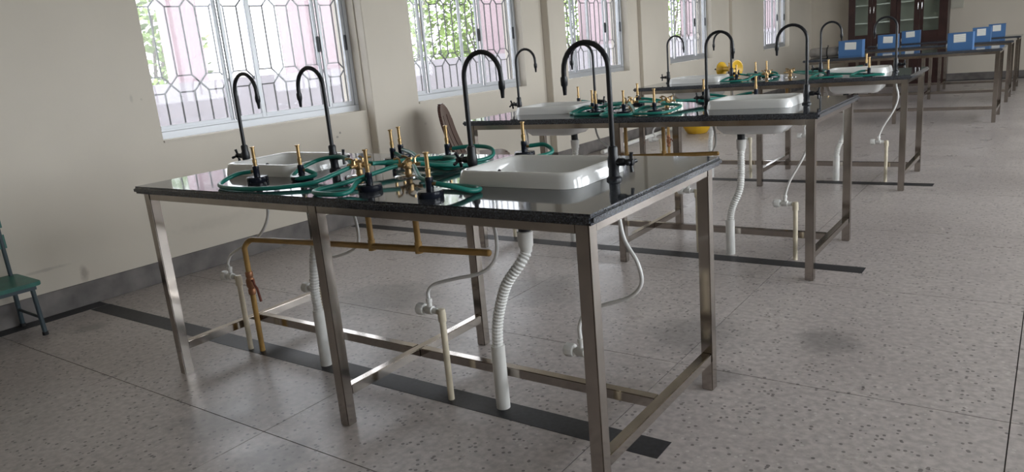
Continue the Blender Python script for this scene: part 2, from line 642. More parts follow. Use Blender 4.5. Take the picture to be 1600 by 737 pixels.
def window(n, a, b, splits):
    """aluminium sliding window set back in the wall; splits = stile positions from the left jamb"""
    w = b - a
    h = HEAD - SILL
    o = struct('window_%d' % n, None, wall_pt(0, a, SILL), WALL_A)
    x = -0.115
    fr = MB()
    fr.box(x - .035, 0, 0.012, x + .035, w, 0.062)
    fr.box(x - .035, 0, h - .04, x + .035, w, h)
    fr.box(x - .035, 0, .062, x + .035, .035, h - .04)
    fr.box(x - .035, w - .035, .062, x + .035, w, h - .04)
    link('frame', fr.mesh('frame', 'aluminium', 0, bevel=0.003, segs=1), o)
    tr = MB().box(x + .012, .035, .062, x + .020, w - .035, .074).box(x - .020, .035, .062, x - .012, w - .035, .074)
    link('track', tr.mesh('track', 'aluminium', 0), o)
    edges = [0.035] + [q for q in splits] + [w - 0.035]
    for i in range(len(edges) - 1):
        y0, y1 = edges[i], edges[i + 1]
        dx = 0.012 if i % 2 else -0.012
        st = 0.026
        if y1 - y0 < 0.12:
            st = 0.018
        sh = MB()
        sh.box(x + dx - .010, y0, .066, x + dx + .010, y0 + st, h - .042)
        sh.box(x + dx - .010, y1 - st, .066, x + dx + .010, y1 + .002, h - .042)
        sh.box(x + dx - .010, y0 + st, .066, x + dx + .010, y1 - st, .096)
        sh.box(x + dx - .010, y0 + st, h - .07, x + dx + .010, y1 - st, h - .042)
        so = link('sash', sh.mesh('sash', 'aluminium', 0, bevel=0.002, segs=1), o)
        link('pane', box_mesh('pane', 'sky_dimming_glass', x + dx - .002, y0 + st, .096, x + dx + .002, y1 - st, h - .07), so)
        if i == len(edges) - 2:
            link('latch', box_mesh('latch', 'black_plastic', x + dx + .010, y1 - .022, .50, x + dx + .026, y1 - .004, .62, bevel=.003), so)
        if i == len(edges) - 3:
            link('latch', box_mesh('latch', 'black_plastic', x + dx + .010, y1 - .020, .50, x + dx + .024, y1 - .002, .62, bevel=.003), so)
    link('sill', box_mesh('sill', 'plaster', -.08, -.0, -.002, .012, w, .012, bevel=0.003), o)
    link('grille', grille_mesh(w - .02, 0.02 + SILL, HEAD - .02), o, (-0.19, .01, -SILL))
    return o


window(1, *WINS[0], [0.61, 0.85, 1.45])
window(2, *WINS[1], [0.25, 0.78, 1.06])
window(3, *WINS[2], [0.37, 0.70, 1.11])
window(4, *WINS[3], [0.37, 0.76, 1.11])
window(5, *WINS[4], [0.36, 0.80, 1.07])
for k, (a, b) in enumerate(RWINS):
    o = struct('window_%d' % (6 + k), None, (ROOM_X1 + .12, a, R_SILL), 0)
    w, h = b - a, R_HEAD - R_SILL
    fr = MB()
    for (y0, z0, y1, z1) in ((0, 0, w, .05), (0, h - .05, w, h), (0, .05, .04, h - .05), (w - .04, .05, w, h - .05), (w / 2 - .03, .05, w / 2 + .03, h - .05)):
        fr.box(-.03, y0, z0, .03, y1, z1)
    link('frame', fr.mesh('frame', 'aluminium', 0), o)
    for y0, y1 in ((.04, w / 2 - .03), (w / 2 + .03, w - .04)):
        link('pane', box_mesh('pane', 'window_glass', -.002, y0, .05, .002, y1, h - .05), o)

# ------------------------------------------------------------------ outside
struct('floor_outside', box_mesh('ground', 'outside_soil', -40, -20, -.6, 40, 40, -.3), label='bare ground outside the windows', cat='ground')
pp = MB().box(-4.6, -3, -.3, -4.4, 34, 1.24).mesh('parapet', 'pale_render', 0)
tag(link('parapet_wall', pp, None, WALL_O, (0, 0, WALL_A)), 'long pale low wall outside the windows', 'low wall')
for k, (a, b, d0, lab) in enumerate(((4.02, 4.44, 5.0, 'slim pink column outside the nearest window'),
                                     (5.93, 7.25, 5.0, 'wide pink pier outside the nearest window, at its right edge'),
                                     (10.65, 12.1, 5.0, 'wide pink pier outside the second window'),
                                     (14.56, 16.6, 5.0, 'wide pink pier outside the third window'),
                                     (20.3, 22.2, 5.0, 'wide pink pier outside the fourth window'),
                                     (26.5, 30.0, 5.0, 'wide pink pier outside the farthest window'))):
    mb = MB().box(-d0 - .3, a, -.3, -d0, b, 2.95).box(-d0 - .32, a - .02, -.3, -d0 + .02, b + .02, .1)
    tag(link('pink_pier', mb.mesh('pink_pier', 'pink_render', 0), None, WALL_O, (0, 0, WALL_A)), lab, 'pier', 'pink piers outside the windows')



def shrub(s, d, h, r, nleaf, label):
    base = wall_pt(-d, s, -.3)
    o = thing('shrub', label, 'shrub', base, 0, 'shrubs outside the windows')
    rnd = random.Random(int(s * 100))
    tk = MB()
    for k in range(4):
        a = k * 1.6
        tk.tube([(0.05 * math.cos(a), .05 * math.sin(a), 0), (.2 * r * math.cos(a), .2 * r * math.sin(a), h * .4), (.5 * r * math.cos(a), .5 * r * math.sin(a), h * .75)], [.05, .035, .015], 6)
    link('stem', tk.mesh('stem', 'bark'), o)
    mb = MB()
    for k in range(nleaf):
        while True:
            p = Vector((rnd.uniform(-1, 1), rnd.uniform(-1, 1), rnd.uniform(-1, 1)))
            if p.length < 1 and p.length > .35:
                break
        p = Vector((p.x * r, p.y * r, h * .55 + p.z * h * .45))
        u = Vector((rnd.gauss(0, 1), rnd.gauss(0, 1), rnd.gauss(0, .6))).normalized()
        v = u.orthogonal().normalized()
        L = rnd.uniform(.10, .2)
        i = len(mb.v)
        mb.v += [tuple(p), tuple(p + u * L * .5 + v * L * .28), tuple(p + u * L), tuple(p + u * L * .5 - v * L * .28)]
        mb.f.append((i, i + 1, i + 2, i + 3))
    fo = link('foliage', mb.mesh('foliage', 'leaf', 0), o)
    fo['kind'] = 'stuff'


shrub(4.60, 7.0, 3.4, .95, 1300, 'slender green shrub seen through the left of the nearest window')
shrub(10.4, 7.0, 4.4, 1.5, 2400, 'large green shrub seen through the left of the second window')
shrub(13.3, 7.2, 3.2, 1.2, 1600, 'smaller green shrub seen through the middle of the second window')
shrub(17.2, 7.0, 4.0, 1.6, 2000, 'green shrub seen through the left of the third window')
shrub(23.6, 7.2, 4.2, 1.8, 2000, 'green shrub seen through the left of the fourth window')

# ------------------------------------------------------------------ benches
H, BL, BW, LEG = 0.85, 2.194, 0.908, 0.042
SLAB = 0.03
SINK_L = (0.195, 0.665, 0.295, 0.655)      # x0, x1, y0, y1 of the rim
SINK_R = (1.515, 1.980, 0.275, 0.635)


def slab_mesh(L, W, z1, holes):
    mb = MB()
    xs = [0, L]
    ys = [0, W]
    ins = 0.022
    hs = [(a + ins, b - ins, c + ins, d - ins) for a, b, c, d in holes]
    xs = sorted(set(xs + [q for h in hs for q in h[:2]]))
    ys = sorted(set(ys + [q for h in hs for q in h[2:]]))

    def solid(i, j):
        if not (0 <= i < len(xs) - 1 and 0 <= j < len(ys) - 1):
            return False
        cx, cy = (xs[i] + xs[i + 1]) / 2, (ys[j] + ys[j + 1]) / 2
        return not any(a < cx < b and c < cy < d for a, b, c, d in hs)
    idx = {}

    def vid(i, j, t):
        if (i, j, t) not in idx:
            idx[(i, j, t)] = len(mb.v)
            mb.v.append((xs[i], ys[j], z1 if t else z1 - SLAB))
        return idx[(i, j, t)]
    for i in range(len(xs) - 1):
        for j in range(len(ys) - 1):
            if not solid(i, j):
                continue
            mb.f.append((vid(i, j, 1), vid(i + 1, j, 1), vid(i + 1, j + 1, 1), vid(i, j + 1, 1)))
            mb.f.append((vid(i, j, 0), vid(i, j + 1, 0), vid(i + 1, j + 1, 0), vid(i + 1, j, 0)))
            for di, dj, a, b in ((-1, 0, (i, j), (i, j + 1)), (1, 0, (i + 1, j + 1), (i + 1, j)), (0, -1, (i + 1, j), (i, j)), (0, 1, (i, j + 1), (i + 1, j + 1))):
                if not solid(i + di, j + dj):
                    mb.f.append((vid(*a, 1), vid(*b, 1), vid(*b, 0), vid(*a, 0)))
    me = bpy.data.meshes.new('top')
    me.from_pydata(mb.v, [], mb.f)
    bm = bmesh.new()
    bm.from_mesh(me)
    bmesh.ops.recalc_face_normals(bm, faces=bm.faces)

    def outer(e):
        a, b = e.verts[0].co, e.verts[1].co
        if abs(a.z - b.z) > 1e-4:
            return min(a.x, L - a.x) < 1e-5 and min(a.y, W - a.y) < 1e-5
        for ax, lim in ((0, L), (1, W)):
            for q in (0, lim):
                if abs(a[ax] - q) < 1e-5 and abs(b[ax] - q) < 1e-5 and abs(a.z - b.z) < 1e-5:
                    return True
        return False
    bmesh.ops.bevel(bm, geom=[e for e in bm.edges if outer(e)], offset=0.009, segments=3, affect='EDGES')
    bm.to_mesh(me)
    bm.free()
    me.materials.append(MATS['granite'])
    me.shade_smooth()
    me.set_sharp_from_angle(angle=math.radians(32))
    return me


def bench_meshes(L, W, Hh, holes):
    d = {}
    zt = Hh - SLAB
    d['top'] = slab_mesh(L, W, Hh, holes)
    d['leg'] = box_mesh('leg', 'steel', 0, 0, 0.0, LEG, LEG, zt, bevel=0.003)
    rh = 0.03
    d['rail_x'] = box_mesh('rail', 'steel', 0, 0, 0, (L - 2 * .027 - 3 * LEG) / 2, LEG - .004, rh, bevel=0.002)
    d['rail_y'] = box_mesh('rail', 'steel', 0, 0, 0, LEG - .004, W - 2 * .028 - 2 * LEG, rh, bevel=0.002)
    d['cross'] = box_mesh('crossbar', 'steel', 0, 0, 0, .036, W - 2 * .028 - 2 * LEG, .036, bevel=0.003)
    d['stretch'] = box_mesh('stretcher', 'steel', 0, 0, 0, (L - 2 * .027 - 3 * LEG) / 2 + .006, .036, .036, bevel=0.003)
    d['dim'] = (L, W, Hh)
    return d


def bench(d, loc, label, name, cat, group):
    L, W, Hh = d['dim']
    o = thing(name, label, cat, loc, 0, group)
    link('top', d['top'], o)
    xs = [0.027, L / 2 - LEG / 2, L - .027 - LEG]
    ys = [0.028, W - .028 - LEG]
    zt = Hh - SLAB
    for x in xs:
        for y in ys:
            link('leg', d['leg'], o, (x, y, 0))
        link('rail', d['rail_y'], o, (x + .002, ys[0] + LEG, zt - .03))
        link('crossbar', d['cross'], o, (x + .003, ys[0] + LEG, .109))
    for x in xs[:2]:
        for y in ys:
            link('rail', d['rail_x'], o, (x + LEG, y + .002, zt - .03))
        link('stretcher', d['stretch'], o, (x + LEG - .003, W / 2 - .018, .109))
    return o


BENCH = [(0.0, 0.0), (0.006, 2.179), (0.069, 4.50)]
NTH = ['nearest', 'second', 'third']
sb = bench_meshes(BL, BW, H, [SINK_L, SINK_R])
for k, (x, y) in enumerate(BENCH):
    bench(sb, (x, y, 0), ['steel framed sink bench with black granite top, nearest to the viewer',
                          'steel framed sink bench with black granite top, second from the viewer',
                          'steel framed sink bench with black granite top, in front of the tables with blue boxes'][k],
          'sink_bench', 'bench', 'sink benches')

H2 = 0.825
FAR = [(0.46, 8.50), (0.47, 10.70), (0.49, 12.38)]
fb = bench_meshes(2.14, 0.85, H2, [])
for k, (x, y) in enumerate(FAR):
    bench(fb, (x, y, 0), ['dark topped steel table with blue boxes, nearest of the three plain tables',
                          'dark topped steel table with blue boxes, middle of the three plain tables',
                          'dark topped steel table with blue boxes, farthest of the three, before the cabinet'][k],
          'work_table', 'table', 'plain work tables')


# ------------------------------------------------------------------ sinks
def sink_meshes(R):
    x0, x1, y0, y1 = R
    hx, hy = (x1 - x0) / 2, (y1 - y0) / 2
    rg = [(0.0, 0.055, 0.0005), (-.003, .055, .020), (-.008, .052, .040), (-.012, .05, .046), (-.020, .046, .0475), (-.030, .040, .045),
          (-.038, .035, .030), (-.046, .035, -.05), (-.056, .04, -.105), (-.075, .045, -.125), (-.13, .03, -.130)]
    ring_in = [rrect(0, 0, hx + g, hy + g, r, z) for g, r, z in rg]
    ou = [(-.14, .03, -.150), (-.070, .05, -.145), (-.045, .045, -.115), (-.034, .04, -.05), (-.030, .04, -.001), (-.010, .05, 0.0005)]
    ring_out = [rrect(0, 0, hx + g, hy + g, r, z) for g, r, z in ou]
    basin = MB().rings(list(reversed(ring_in)), cap=False)
    n = len(ring_in[0])
    # floor of the basin and underside share one closed shell
    rings = list(reversed(ring_in)) + list(reversed(ring_out))
    basin = MB().rings(rings, cap=True)
    return basin.mesh('basin', 'white_ceramic', 50)


SINKM = [sink_meshes(SINK_L), sink_meshes(SINK_R)]
ovm = MB().lathe([(0.0, 0), (.010, 0), (.010, .002), (.006, .003), (0.0, .003)], n=12, axis='X').mesh('overflow', 'black_rubber')
wastem = MB().lathe([(.0, .0), (.022, 0), (.022, .05), (.034, .052), (.034, .07), (0, .07)], n=16).mesh('waste_outlet', 'black_plastic')
plugm = MB().lathe([(.0, .0), (.026, 0), (.024, .004), (.016, .003), (0, .002)], n=16).mesh('drain_plate', 'chrome')
for k, (bx, by) in enumerate(BENCH):
    for q, R in enumerate((SINK_L, SINK_R)):
        side = 'left' if q == 0 else 'right'
        cx, cy = (R[0] + R[1]) / 2, (R[2] + R[3]) / 2
        o = thing('sink', 'white ceramic sink at the %s end of the %s bench' % (side, NTH[k]), 'sink', (bx + cx, by + cy, H), 0, 'white sinks')
        link('basin', SINKM[q], o)
        link('overflow', ovm, o, (-(R[1] - R[0]) / 2 + .0385, .03, .008))
        wx = .12 if q == 0 else -.085
        link('waste_outlet', wastem, o, (wx, 0, -.20))
        link('drain_plate', plugm, o, (wx, 0, -.1295))

# ------------------------------------------------------------------ taps
tb = MB().lathe([(0, 0), (.024, 0), (.024, .006), (.017, .012), (.016, .035), (.018, .042), (.018, .068), (.015, .076), (.0155, .098), (.012, .104), (0, .104)], n=16)
TAP_BODY = tb.mesh('valve_body', 'black_plastic')
arc = [(0, 0, .10), (0, 0, .22), (0, 0, .335)]
RA = 0.0775
for k in range(1, 15):
    a = math.pi * k / 14
    arc.append((RA - RA * math.cos(a), 0, .335 + RA * 1.04 * math.sin(a)))
arc += [(2 * RA + .001, 0, .305)]
TAP_PIPE = MB().tube(arc, 0.0083, 10).mesh('spout', 'black_plastic', 60)
TAP_TIP = MB().lathe([(0, 0), (.0055, 0), (.0075, .026), (.0105, .030), (.0115, .046), (.0105, .056), (0, .056)], n=12).mesh('nozzle', 'black_plastic')
TAP_STEM = MB().lathe([(0, 0), (.012, 0), (.012, -.022), (.009, -.026), (.009, -.042), (0, -.042)], n=12, axis='X').mesh('side_valve', 'black_plastic')
hb = MB().lathe([(0, 0), (.011, 0), (.012, -.008), (.009, -.016), (0, -.017)], n=12, axis='X')
for k in range(4):
    a = math.pi / 2 * k + .35
    hb.tube([(-.008, .004 * math.cos(a), .004 * math.sin(a)), (-.008, .018 * math.cos(a), .018 * math.sin(a)), (-.010, .030 * math.cos(a), .030 * math.sin(a))], [.0045, .0055, .006], 8)
TAP_HANDLE = hb.mesh('cross_handle', 'black_plastic')
TAPX = [(0.130, .475, 1), (0.722, .475, -1), (1.468, .45, 1), (2.020, .45, -1)]
TAPW = ['at the left of the left sink', 'at the right of the left sink', 'at the left of the right sink', 'at the right of the right sink']
for k, (bx, by) in enumerate(BENCH):
    for q, (x, y, sgn) in enumerate(TAPX):
        o = thing('tap', 'black gooseneck tap %s on the %s bench' % (TAPW[q], NTH[k]), 'tap', (bx + x, by + y, H), 0 if sgn > 0 else math.pi, 'black gooseneck taps')
        link('valve_body', TAP_BODY, o)
        link('spout', TAP_PIPE, o)
        link('nozzle', TAP_TIP, o, (2 * RA + .001, 0, .262))
        v = link('side_valve', TAP_STEM, o, (-.014, 0, .055))
        link('cross_handle', TAP_HANDLE, v, (-.038, 0, 0), (random.uniform(-.4, .4), 0, 0))

# ------------------------------------------------------------------ burners, gas turrets and hoses
B_BASE = MB().lathe([(0, 0), (.040, 0), (.0415, .003), (.0415, .017), (.039, .0205), (.014, .022), (0, .022)], n=20).mesh('base', 'black_enamel')
B_STEM = MB().lathe([(0, .02), (.0125, .02), (.012, .048), (.013, .05), (.0115, .062), (0, .062)], n=12).mesh('stem', 'black_enamel')
B_TUBE = MB().lathe([(0, .058), (.0075, .058), (.0075, .072), (.0085, .073), (.0085, .086), (.0065, .088), (.0065, .132), (.0098, .1335), (.0098, .1375), (.0055, .1375), (.005, .10), (0, .10)], n=12).mesh('burner_tube', 'brass')
B_NIP = MB().lathe([(0, 0), (.0055, 0), (.0055, .014), (.0065, .016), (.0065, .022), (0, .022)], n=8, axis='X').mesh('gas_inlet', 'old_brass')
T_PLATE = MB().lathe([(0, 0), (.052, 0), (.052, .003), (.046, .006), (.018, .008), (0, .008)], n=24).mesh('base_plate', 'chrome')
tb = MB().lathe([(0, .006), (.016, .006), (.013, .012), (.012, .026), (.019, .030), (.019, .052), (.012, .057), (.007, .062), (0, .063)], n=14)
T_BODY = tb.mesh('turret_body', 'old_brass')
tb = MB().lathe([(0, .012), (.008, .012), (.008, .026), (.0065, .028), (.0065, .040), (.0075, .042), (.0055, .052), (0, .052)], n=10, axis='X')
T_OUT = tb.mesh('outlet', 'old_brass')
T_LEV = MB().tube([(.028, 0, .006), (.028, 0, .022), (.034, .012, .028), (.042, .024, .028)], [.005, .004, .004, .005], 6).mesh('lever', 'brass')

BURN = [
    # x, y on the bench, inlet direction (degrees), label
    [(.575, .205, 200, 'brass tubed burner in front of the left sink, leftmost on the nearest bench'),
     (.785, .255, 20, 'brass tubed burner by the right corner of the left sink on the nearest bench'),
     (1.262, .150, 150, 'brass tubed burner at the front middle of the nearest bench, between the sinks'),
     (.862, .675, -15, 'left of the two close burners behind the gas turrets on the nearest bench'),
     (.812, .775, -25, 'rear one of the two close burners behind the gas turrets on the nearest bench'),
     (1.572, .105, 15, 'brass tubed burner in front of the right sink on the nearest bench'),
     (1.070, .785, 10, 'brass tubed burner at the back middle of the nearest bench, left of a tap'),
     (1.405, .860, 10, 'brass tubed burner standing behind the right sink on the nearest bench')],
    [(.445, .735, 0, 'brass tubed burner behind the left sink on the second bench'),
     (.790, .315, 170, 'brass tubed burner right of the left sink, second bench, rear of a pair'),
     (.865, .225, 190, 'brass tubed burner at the front of the second bench, front one of a pair'),
     (1.080, .165, 160, 'brass tubed burner at the front middle of the second bench'),
     (.885, .745, 10, 'brass tubed burner at the back middle of the second bench'),
     (1.262, .185, 170, 'brass tubed burner on the second bench, left of its right sink'),
     (1.300, .830, 10, 'brass tubed burner behind a tap, back right of the second bench'),
     (1.625, .840, 170, 'brass tubed burner standing behind the right sink on the second bench')],
    [(.600, .760, 0, 'brass tubed burner behind the left sink on the third bench'),
     (.850, .230, 180, 'brass tubed burner in front of a tap, front left of the third bench'),
     (.905, .560, 0, 'left of two burners at the middle of the third bench'),
     (.975, .640, 0, 'right of two burners at the middle of the third bench'),
     (1.600, .135, 170, 'brass tubed burner in front of the right sink, left one, on the third bench'),
     (1.750, .770, 170, 'brass tubed burner standing behind the right sink on the third bench'),
     (1.890, .130, 170, 'brass tubed burner in front of the right sink, rightmost on the third bench')],
]
TURR = [[(.975, .375), (1.200, .405)], [(.955, .50), (1.215, .46)], [(1.05, .40), (1.225, .46)]]

# hand-laid hoses of the nearest bench (bench coordinates, height above the top)
HOSE1 = [
    [(.553, .198, .040), (.500, .170, .034), (.490, .110, .016), (.560, .050, .010), (.720, .030, .010), (.870, .075, .010), (.965, .160, .016), (.975, .255, .030), (.972, .330, .040)],
    [(.808, .262, .040), (.855, .262, .022), (.800, .222, .013), (.730, .250, .014), (.690, .330, .032), (.712, .410, .054), (.800, .428, .064), (.880, .410, .056), (.928, .380, .042)],
    [(1.240, .163, .040), (1.225, .130, .030), (1.255, .062, .012), (1.225, .022, .010), (1.125, .030, .010), (1.085, .080, .010), (1.115, .165, .016), (1.150, .270, .030), (1.170, .345, .040), (1.182, .370, .042)],
    [(.884, .668, .040), (.960, .640, .026), (1.080, .610, .016), (1.220, .600, .014), (1.300, .570, .012), (1.290, .500, .014), (1.215, .478, .034), (1.204, .455, .040)],
    [(.836, .764, .040), (.930, .715, .034), (1.050, .650, .020), (1.190, .625, .030), (1.270, .600, .030), (1.260, .540, .026), (1.100, .500, .030), (.990, .430, .040), (.978, .424, .042)],
    [(1.596, .112, .040), (1.645, .125, .030), (1.690, .160, .012), (1.690, .200, .010), (1.620, .222, .010), (1.500, .232, .012), (1.390, .265, .022), (1.310, .330, .034), (1.248, .385, .042)],
    [(1.094, .789, .042), (1.180, .815, .048), (1.270, .815, .040), (1.310, .770, .016), (1.290, .690, .010), (1.200, .640, .030), (1.100, .560, .034), (1.020, .440, .040), (1.010, .410, .042)],
    [(1.429, .864, .042), (1.490, .880, .044), (1.540, .850, .020), (1.500, .780, .010), (1.430, .700, .010), (1.360, .590, .012), (1.300, .480, .028), (1.246, .425, .042)],
]
HOSE_LAB = 'green rubber gas hose'
HL1 = ['green gas hose looping in front of the left sink to the leftmost burner, nearest bench',
       'green gas hose arching high beside the left sink, nearest bench',
       'green gas hose curled in a flat loop at the front middle, nearest bench',
       'green gas hose from the left of the two close burners, nearest bench',
       'green gas hose from the rear of the two close burners, nearest bench',
       'green gas hose looping at the front left corner of the right sink, nearest bench',
       'green gas hose rising from the back middle burner behind a tap, nearest bench',
       'green gas hose from the burner behind the right sink, nearest bench']


HLX = [['green gas hose of the burner behind the left sink, second bench',
        'green gas hose of the rear burner right of the left sink, second bench',
        'green gas hose curling in front of the left burner pair, second bench',
        'green gas hose of the front middle burner, second bench',
        'green gas hose of the back middle burner, second bench',
        'green gas hose of the burner left of the right sink, second bench',
        'green gas hose of the burner behind a tap, back right, second bench',
        'green gas hose of the burner behind the right sink, second bench'],
       ['green gas hose of the burner behind the left sink, third bench',
        'green gas hose of the front left burner, third bench',
        'green gas hose of the left one of two middle burners, third bench',
        'green gas hose of the right one of two middle burners, third bench',
        'green gas hose of the left burner before the right sink, third bench',
        'green gas hose of the burner behind the right sink, third bench',
        'green gas hose of the rightmost burner, third bench']]


def hose(pts, loc, label):
    me = MB().tube(spline(pts, 7), 0.0082, 8).mesh('gas_hose', 'green_rubber', 60)
    return tag(link('gas_hose', me, None, loc), label, 'hose', 'green gas hoses')


for k, (bx, by) in enumerate(BENCH):
    for (x, y, ang, lab) in BURN[k]:
        o = thing('bunsen_burner', lab, 'burner', (bx + x, by + y, H), math.radians(ang), 'bunsen burners')
        link('base', B_BASE, o)
        link('stem', B_STEM, o)
        link('burner_tube', B_TUBE, o)
        link('gas_inlet', B_NIP, o, (.009, 0, .040))
    for q, (x, y) in enumerate(TURR[k]):
        o = thing('gas_turret', 'brass gas turret with levers on the %s bench, %s of the two' % (NTH[k], ('left', 'right')[q]), 'gas tap', (bx + x, by + y, H), .4 * q, 'gas turrets')
        link('base_plate', T_PLATE, o)
        link('turret_body', T_BODY, o)
        for j in range(4):
            ou = link('outlet', T_OUT, o, (0, 0, .041), (0, 0, math.pi / 2 * j + .2))
            link('lever', T_LEV, ou)
    if k == 0:
        for pts, lab in zip(HOSE1, HL1):
            hose(pts, (bx, by, H), lab)
    else:
        rnd = random.Random(20 + k)
        for j, (x, y, ang, lab) in enumerate(BURN[k]):
            a = math.radians(ang)
            q = 0 if x < (TURR[k][0][0] + TURR[k][1][0]) / 2 else 1
            tx, ty = TURR[k][q]
            d = Vector((math.cos(a), math.sin(a)))
            b = Vector((x, y))
            t = Vector((tx, ty))
            to = (b - t).normalized()
            te = t + to * .05
            side = Vector((-to.y, to.x)) * (1 if j % 2 else -1)
            mid = (b + t) / 2
            dist = (b - t).length
            front = y < .4
            pts = [(*(b + d * .024), .040), (*(b + d * .075), .034)]
            if front:
                yy = max(.03, y - rnd.uniform(.07, .12))
                pts += [(b.x + d.x * .12, b.y - .04, .012), (b.x + d.x * .09, yy, .010), (b.x - d.x * .02, yy - .005 if yy > .035 else yy, .010)]
                pts += [(b.x - d.x * .10, yy + .05, .012)]
            else:
                pts += [(*(b + d * .13 + side * .04), .016), (*(b + d * .10 + side * .10), .010)]
            pts += [(mid.x + side.x * .07 + (0.05 if q else -.05), max(.05, mid.y + side.y * .05), .020 + .02 * rnd.random()), (*(t + to * .10), .036), (*te, .041)]
            hose(pts, (bx, by, H), HLX[k - 1][j])

# ------------------------------------------------------------------ gas mains under the benches
def gas_main(loc, label):
    o = thing('gas_pipe', label, 'pipe', loc, 0, 'yellow brown gas pipes')
    y = .395
    pts = [(.160, y - .03, 0), (.160, y - .03, .30), (.160, y - .03, .50)]
    for k in range(1, 6):
        a = math.pi / 2 * k / 5
        pts.append((.160 + .03 * (1 - math.cos(a)), y - .03 + .03 * k / 5, .50 + .035 * math.sin(a)))
    pts += [(.6, y, .553), (1.545, y, .590)]
    mp = link('main', MB().tube(pts, .0125, 12).lathe([(0, 0), (.0125, .0), (.012, .004), (.006, .009), (0, .01)], (1.545, y, .590), 10, 'X').mesh('main', 'gas_paint', 50), o)
    for x in (.965, 1.215):
        zb = .553 + (x - .6) / .945 * .037
        link('riser', MB().tube([(x, y, zb + .004), (x, y, H - SLAB - .001)], .0115, 10).lathe([(.0, -.016), (.016, -.016), (.0145, .0), (.0145, .026), (0, .026)], (x, y, zb), 12).mesh('riser', 'gas_paint', 50), o)
    v = link('ball_valve', MB().lathe([(0, -.055), (.015, -.055), (.017, -.05), (.017, -.03), (.014, -.026), (.020, -.014), (.020, .014), (.014, .026), (.017, .03), (.017, .05), (.015, .055), (0, .055)], (.160, y - .03, .335), 12).mesh('ball_valve', 'valve_bronze', 45), o)
    link('lever', MB().tube([(.172, y - .03, .345), (.190, y - .035, .352), (.200, y - .04, .335), (.225, y - .045, .318), (.246, y - .05, .262)], [.007, .005, .005, .006, .0065], 8).mesh('lever', 'red_brown', 60), v)
    return o


for k, (bx, by) in enumerate(BENCH):
    gas_main((bx, by, 0), 'yellow brown gas pipe with a lever valve under the %s bench' % NTH[k])


# ------------------------------------------------------------------ drains and water supply
def drain(loc, pts, low, label):
    """funnel, corrugated hose along pts, then a wide pipe into the floor (low = its top height)"""
    o = thing('drain_pipe', label, 'drain', loc, 0, 'white drain pipes')
    a = Vector(pts[0])
    link('coupling', MB().lathe([(0, -.062), (.020, -.062), (.022, -.045), (.026, -.040), (.028, .010), (.024, .012), (0, .012)], a, 16).mesh('coupling', 'white_pvc', 40), o)
    raw = spline([tuple(a - Vector((0, 0, .055)))] + [tuple(p) for p in pts[1:]], 20)
    sp, acc, step = [raw[0]], 0.0, .0032
    for i in range(1, len(raw)):
        seg = (raw[i] - raw[i - 1]).length
        while acc + seg >= step and seg > 0:
            q = sp[-1] + (raw[i] - sp[-1]).normalized() * step
            sp.append(q)
            seg = (raw[i] - q).length
            acc = 0.0
        acc = (raw[i] - sp[-1]).length if seg < step else 0.0
    rad = [(.0208, .0208, .0178, .0178)[i % 4] for i in range(len(sp))]
    link('corrugated_hose', MB().tube(sp, rad, 12).mesh('corrugated_hose', 'white_pvc', 25), o)
    e = pts[-1]
    link('standpipe', MB().lathe([(0, 0), (.0255, 0), (.0255, low), (.0215, low), (.0205, low - .02), (0, low - .02)], (e[0], e[1], 0), 16).mesh('standpipe', 'white_pvc', 40), o)
    return o


def supply(loc, foot, ztop, vdir, pts, label):
    """cream riser with elbow, white stop valve and flexible hose up to the tap"""
    o = thing('water_pipe', label, 'pipe', loc, 0, 'water supply pipes')
    x, y = foot
    vx = x + vdir * .020
    pp = [(x, y, 0), (x, y, ztop * .5), (x, y, ztop - .012), (x + vdir * .004, y, ztop - .003), (x + vdir * .016, y, ztop)]
    link('riser', MB().tube(pp, .0122, 10).lathe([(0, -.036), (.0160, -.036), (.0160, -.004), (.0135, .011), (0, .014)], (x, y, ztop), 12).mesh('riser', 'cream_pvc', 45), o)
    sgn = vdir
    prof = [(0, 0), (.0115, 0), (.0115, .020), (.0165, .022), (.0165, .052), (.013, .056), (.0, .056)]
    v = link('stop_valve', MB().lathe([(r, sgn * q) for r, q in prof], (vx, y, ztop), 12, 'X').lathe([(0, 0), (.0095, 0), (.0095, .030), (.012, .032), (.012, .046), (0, .046)], (vx + sgn * .036, y, ztop), 10).mesh('stop_valve', 'white_pvc', 45), o)
    kn = MB().lathe([(r, sgn * q) for r, q in [(0, .056), (.008, .056), (.008, .062), (.021, .064), (.0235, .070), (.0235, .092), (.019, .097), (0, .098)]], (vx, y, ztop), 9, 'X')
    link('knob', kn.mesh('knob', 'white_pvc', 25), v)
    st = (vx + sgn * .036, y, ztop + .040)
    link('flexible_hose', MB().tube(spline([st] + pts, 8), .0066, 8).mesh('flexible_hose', 'white_hose', 60), o)
    return o


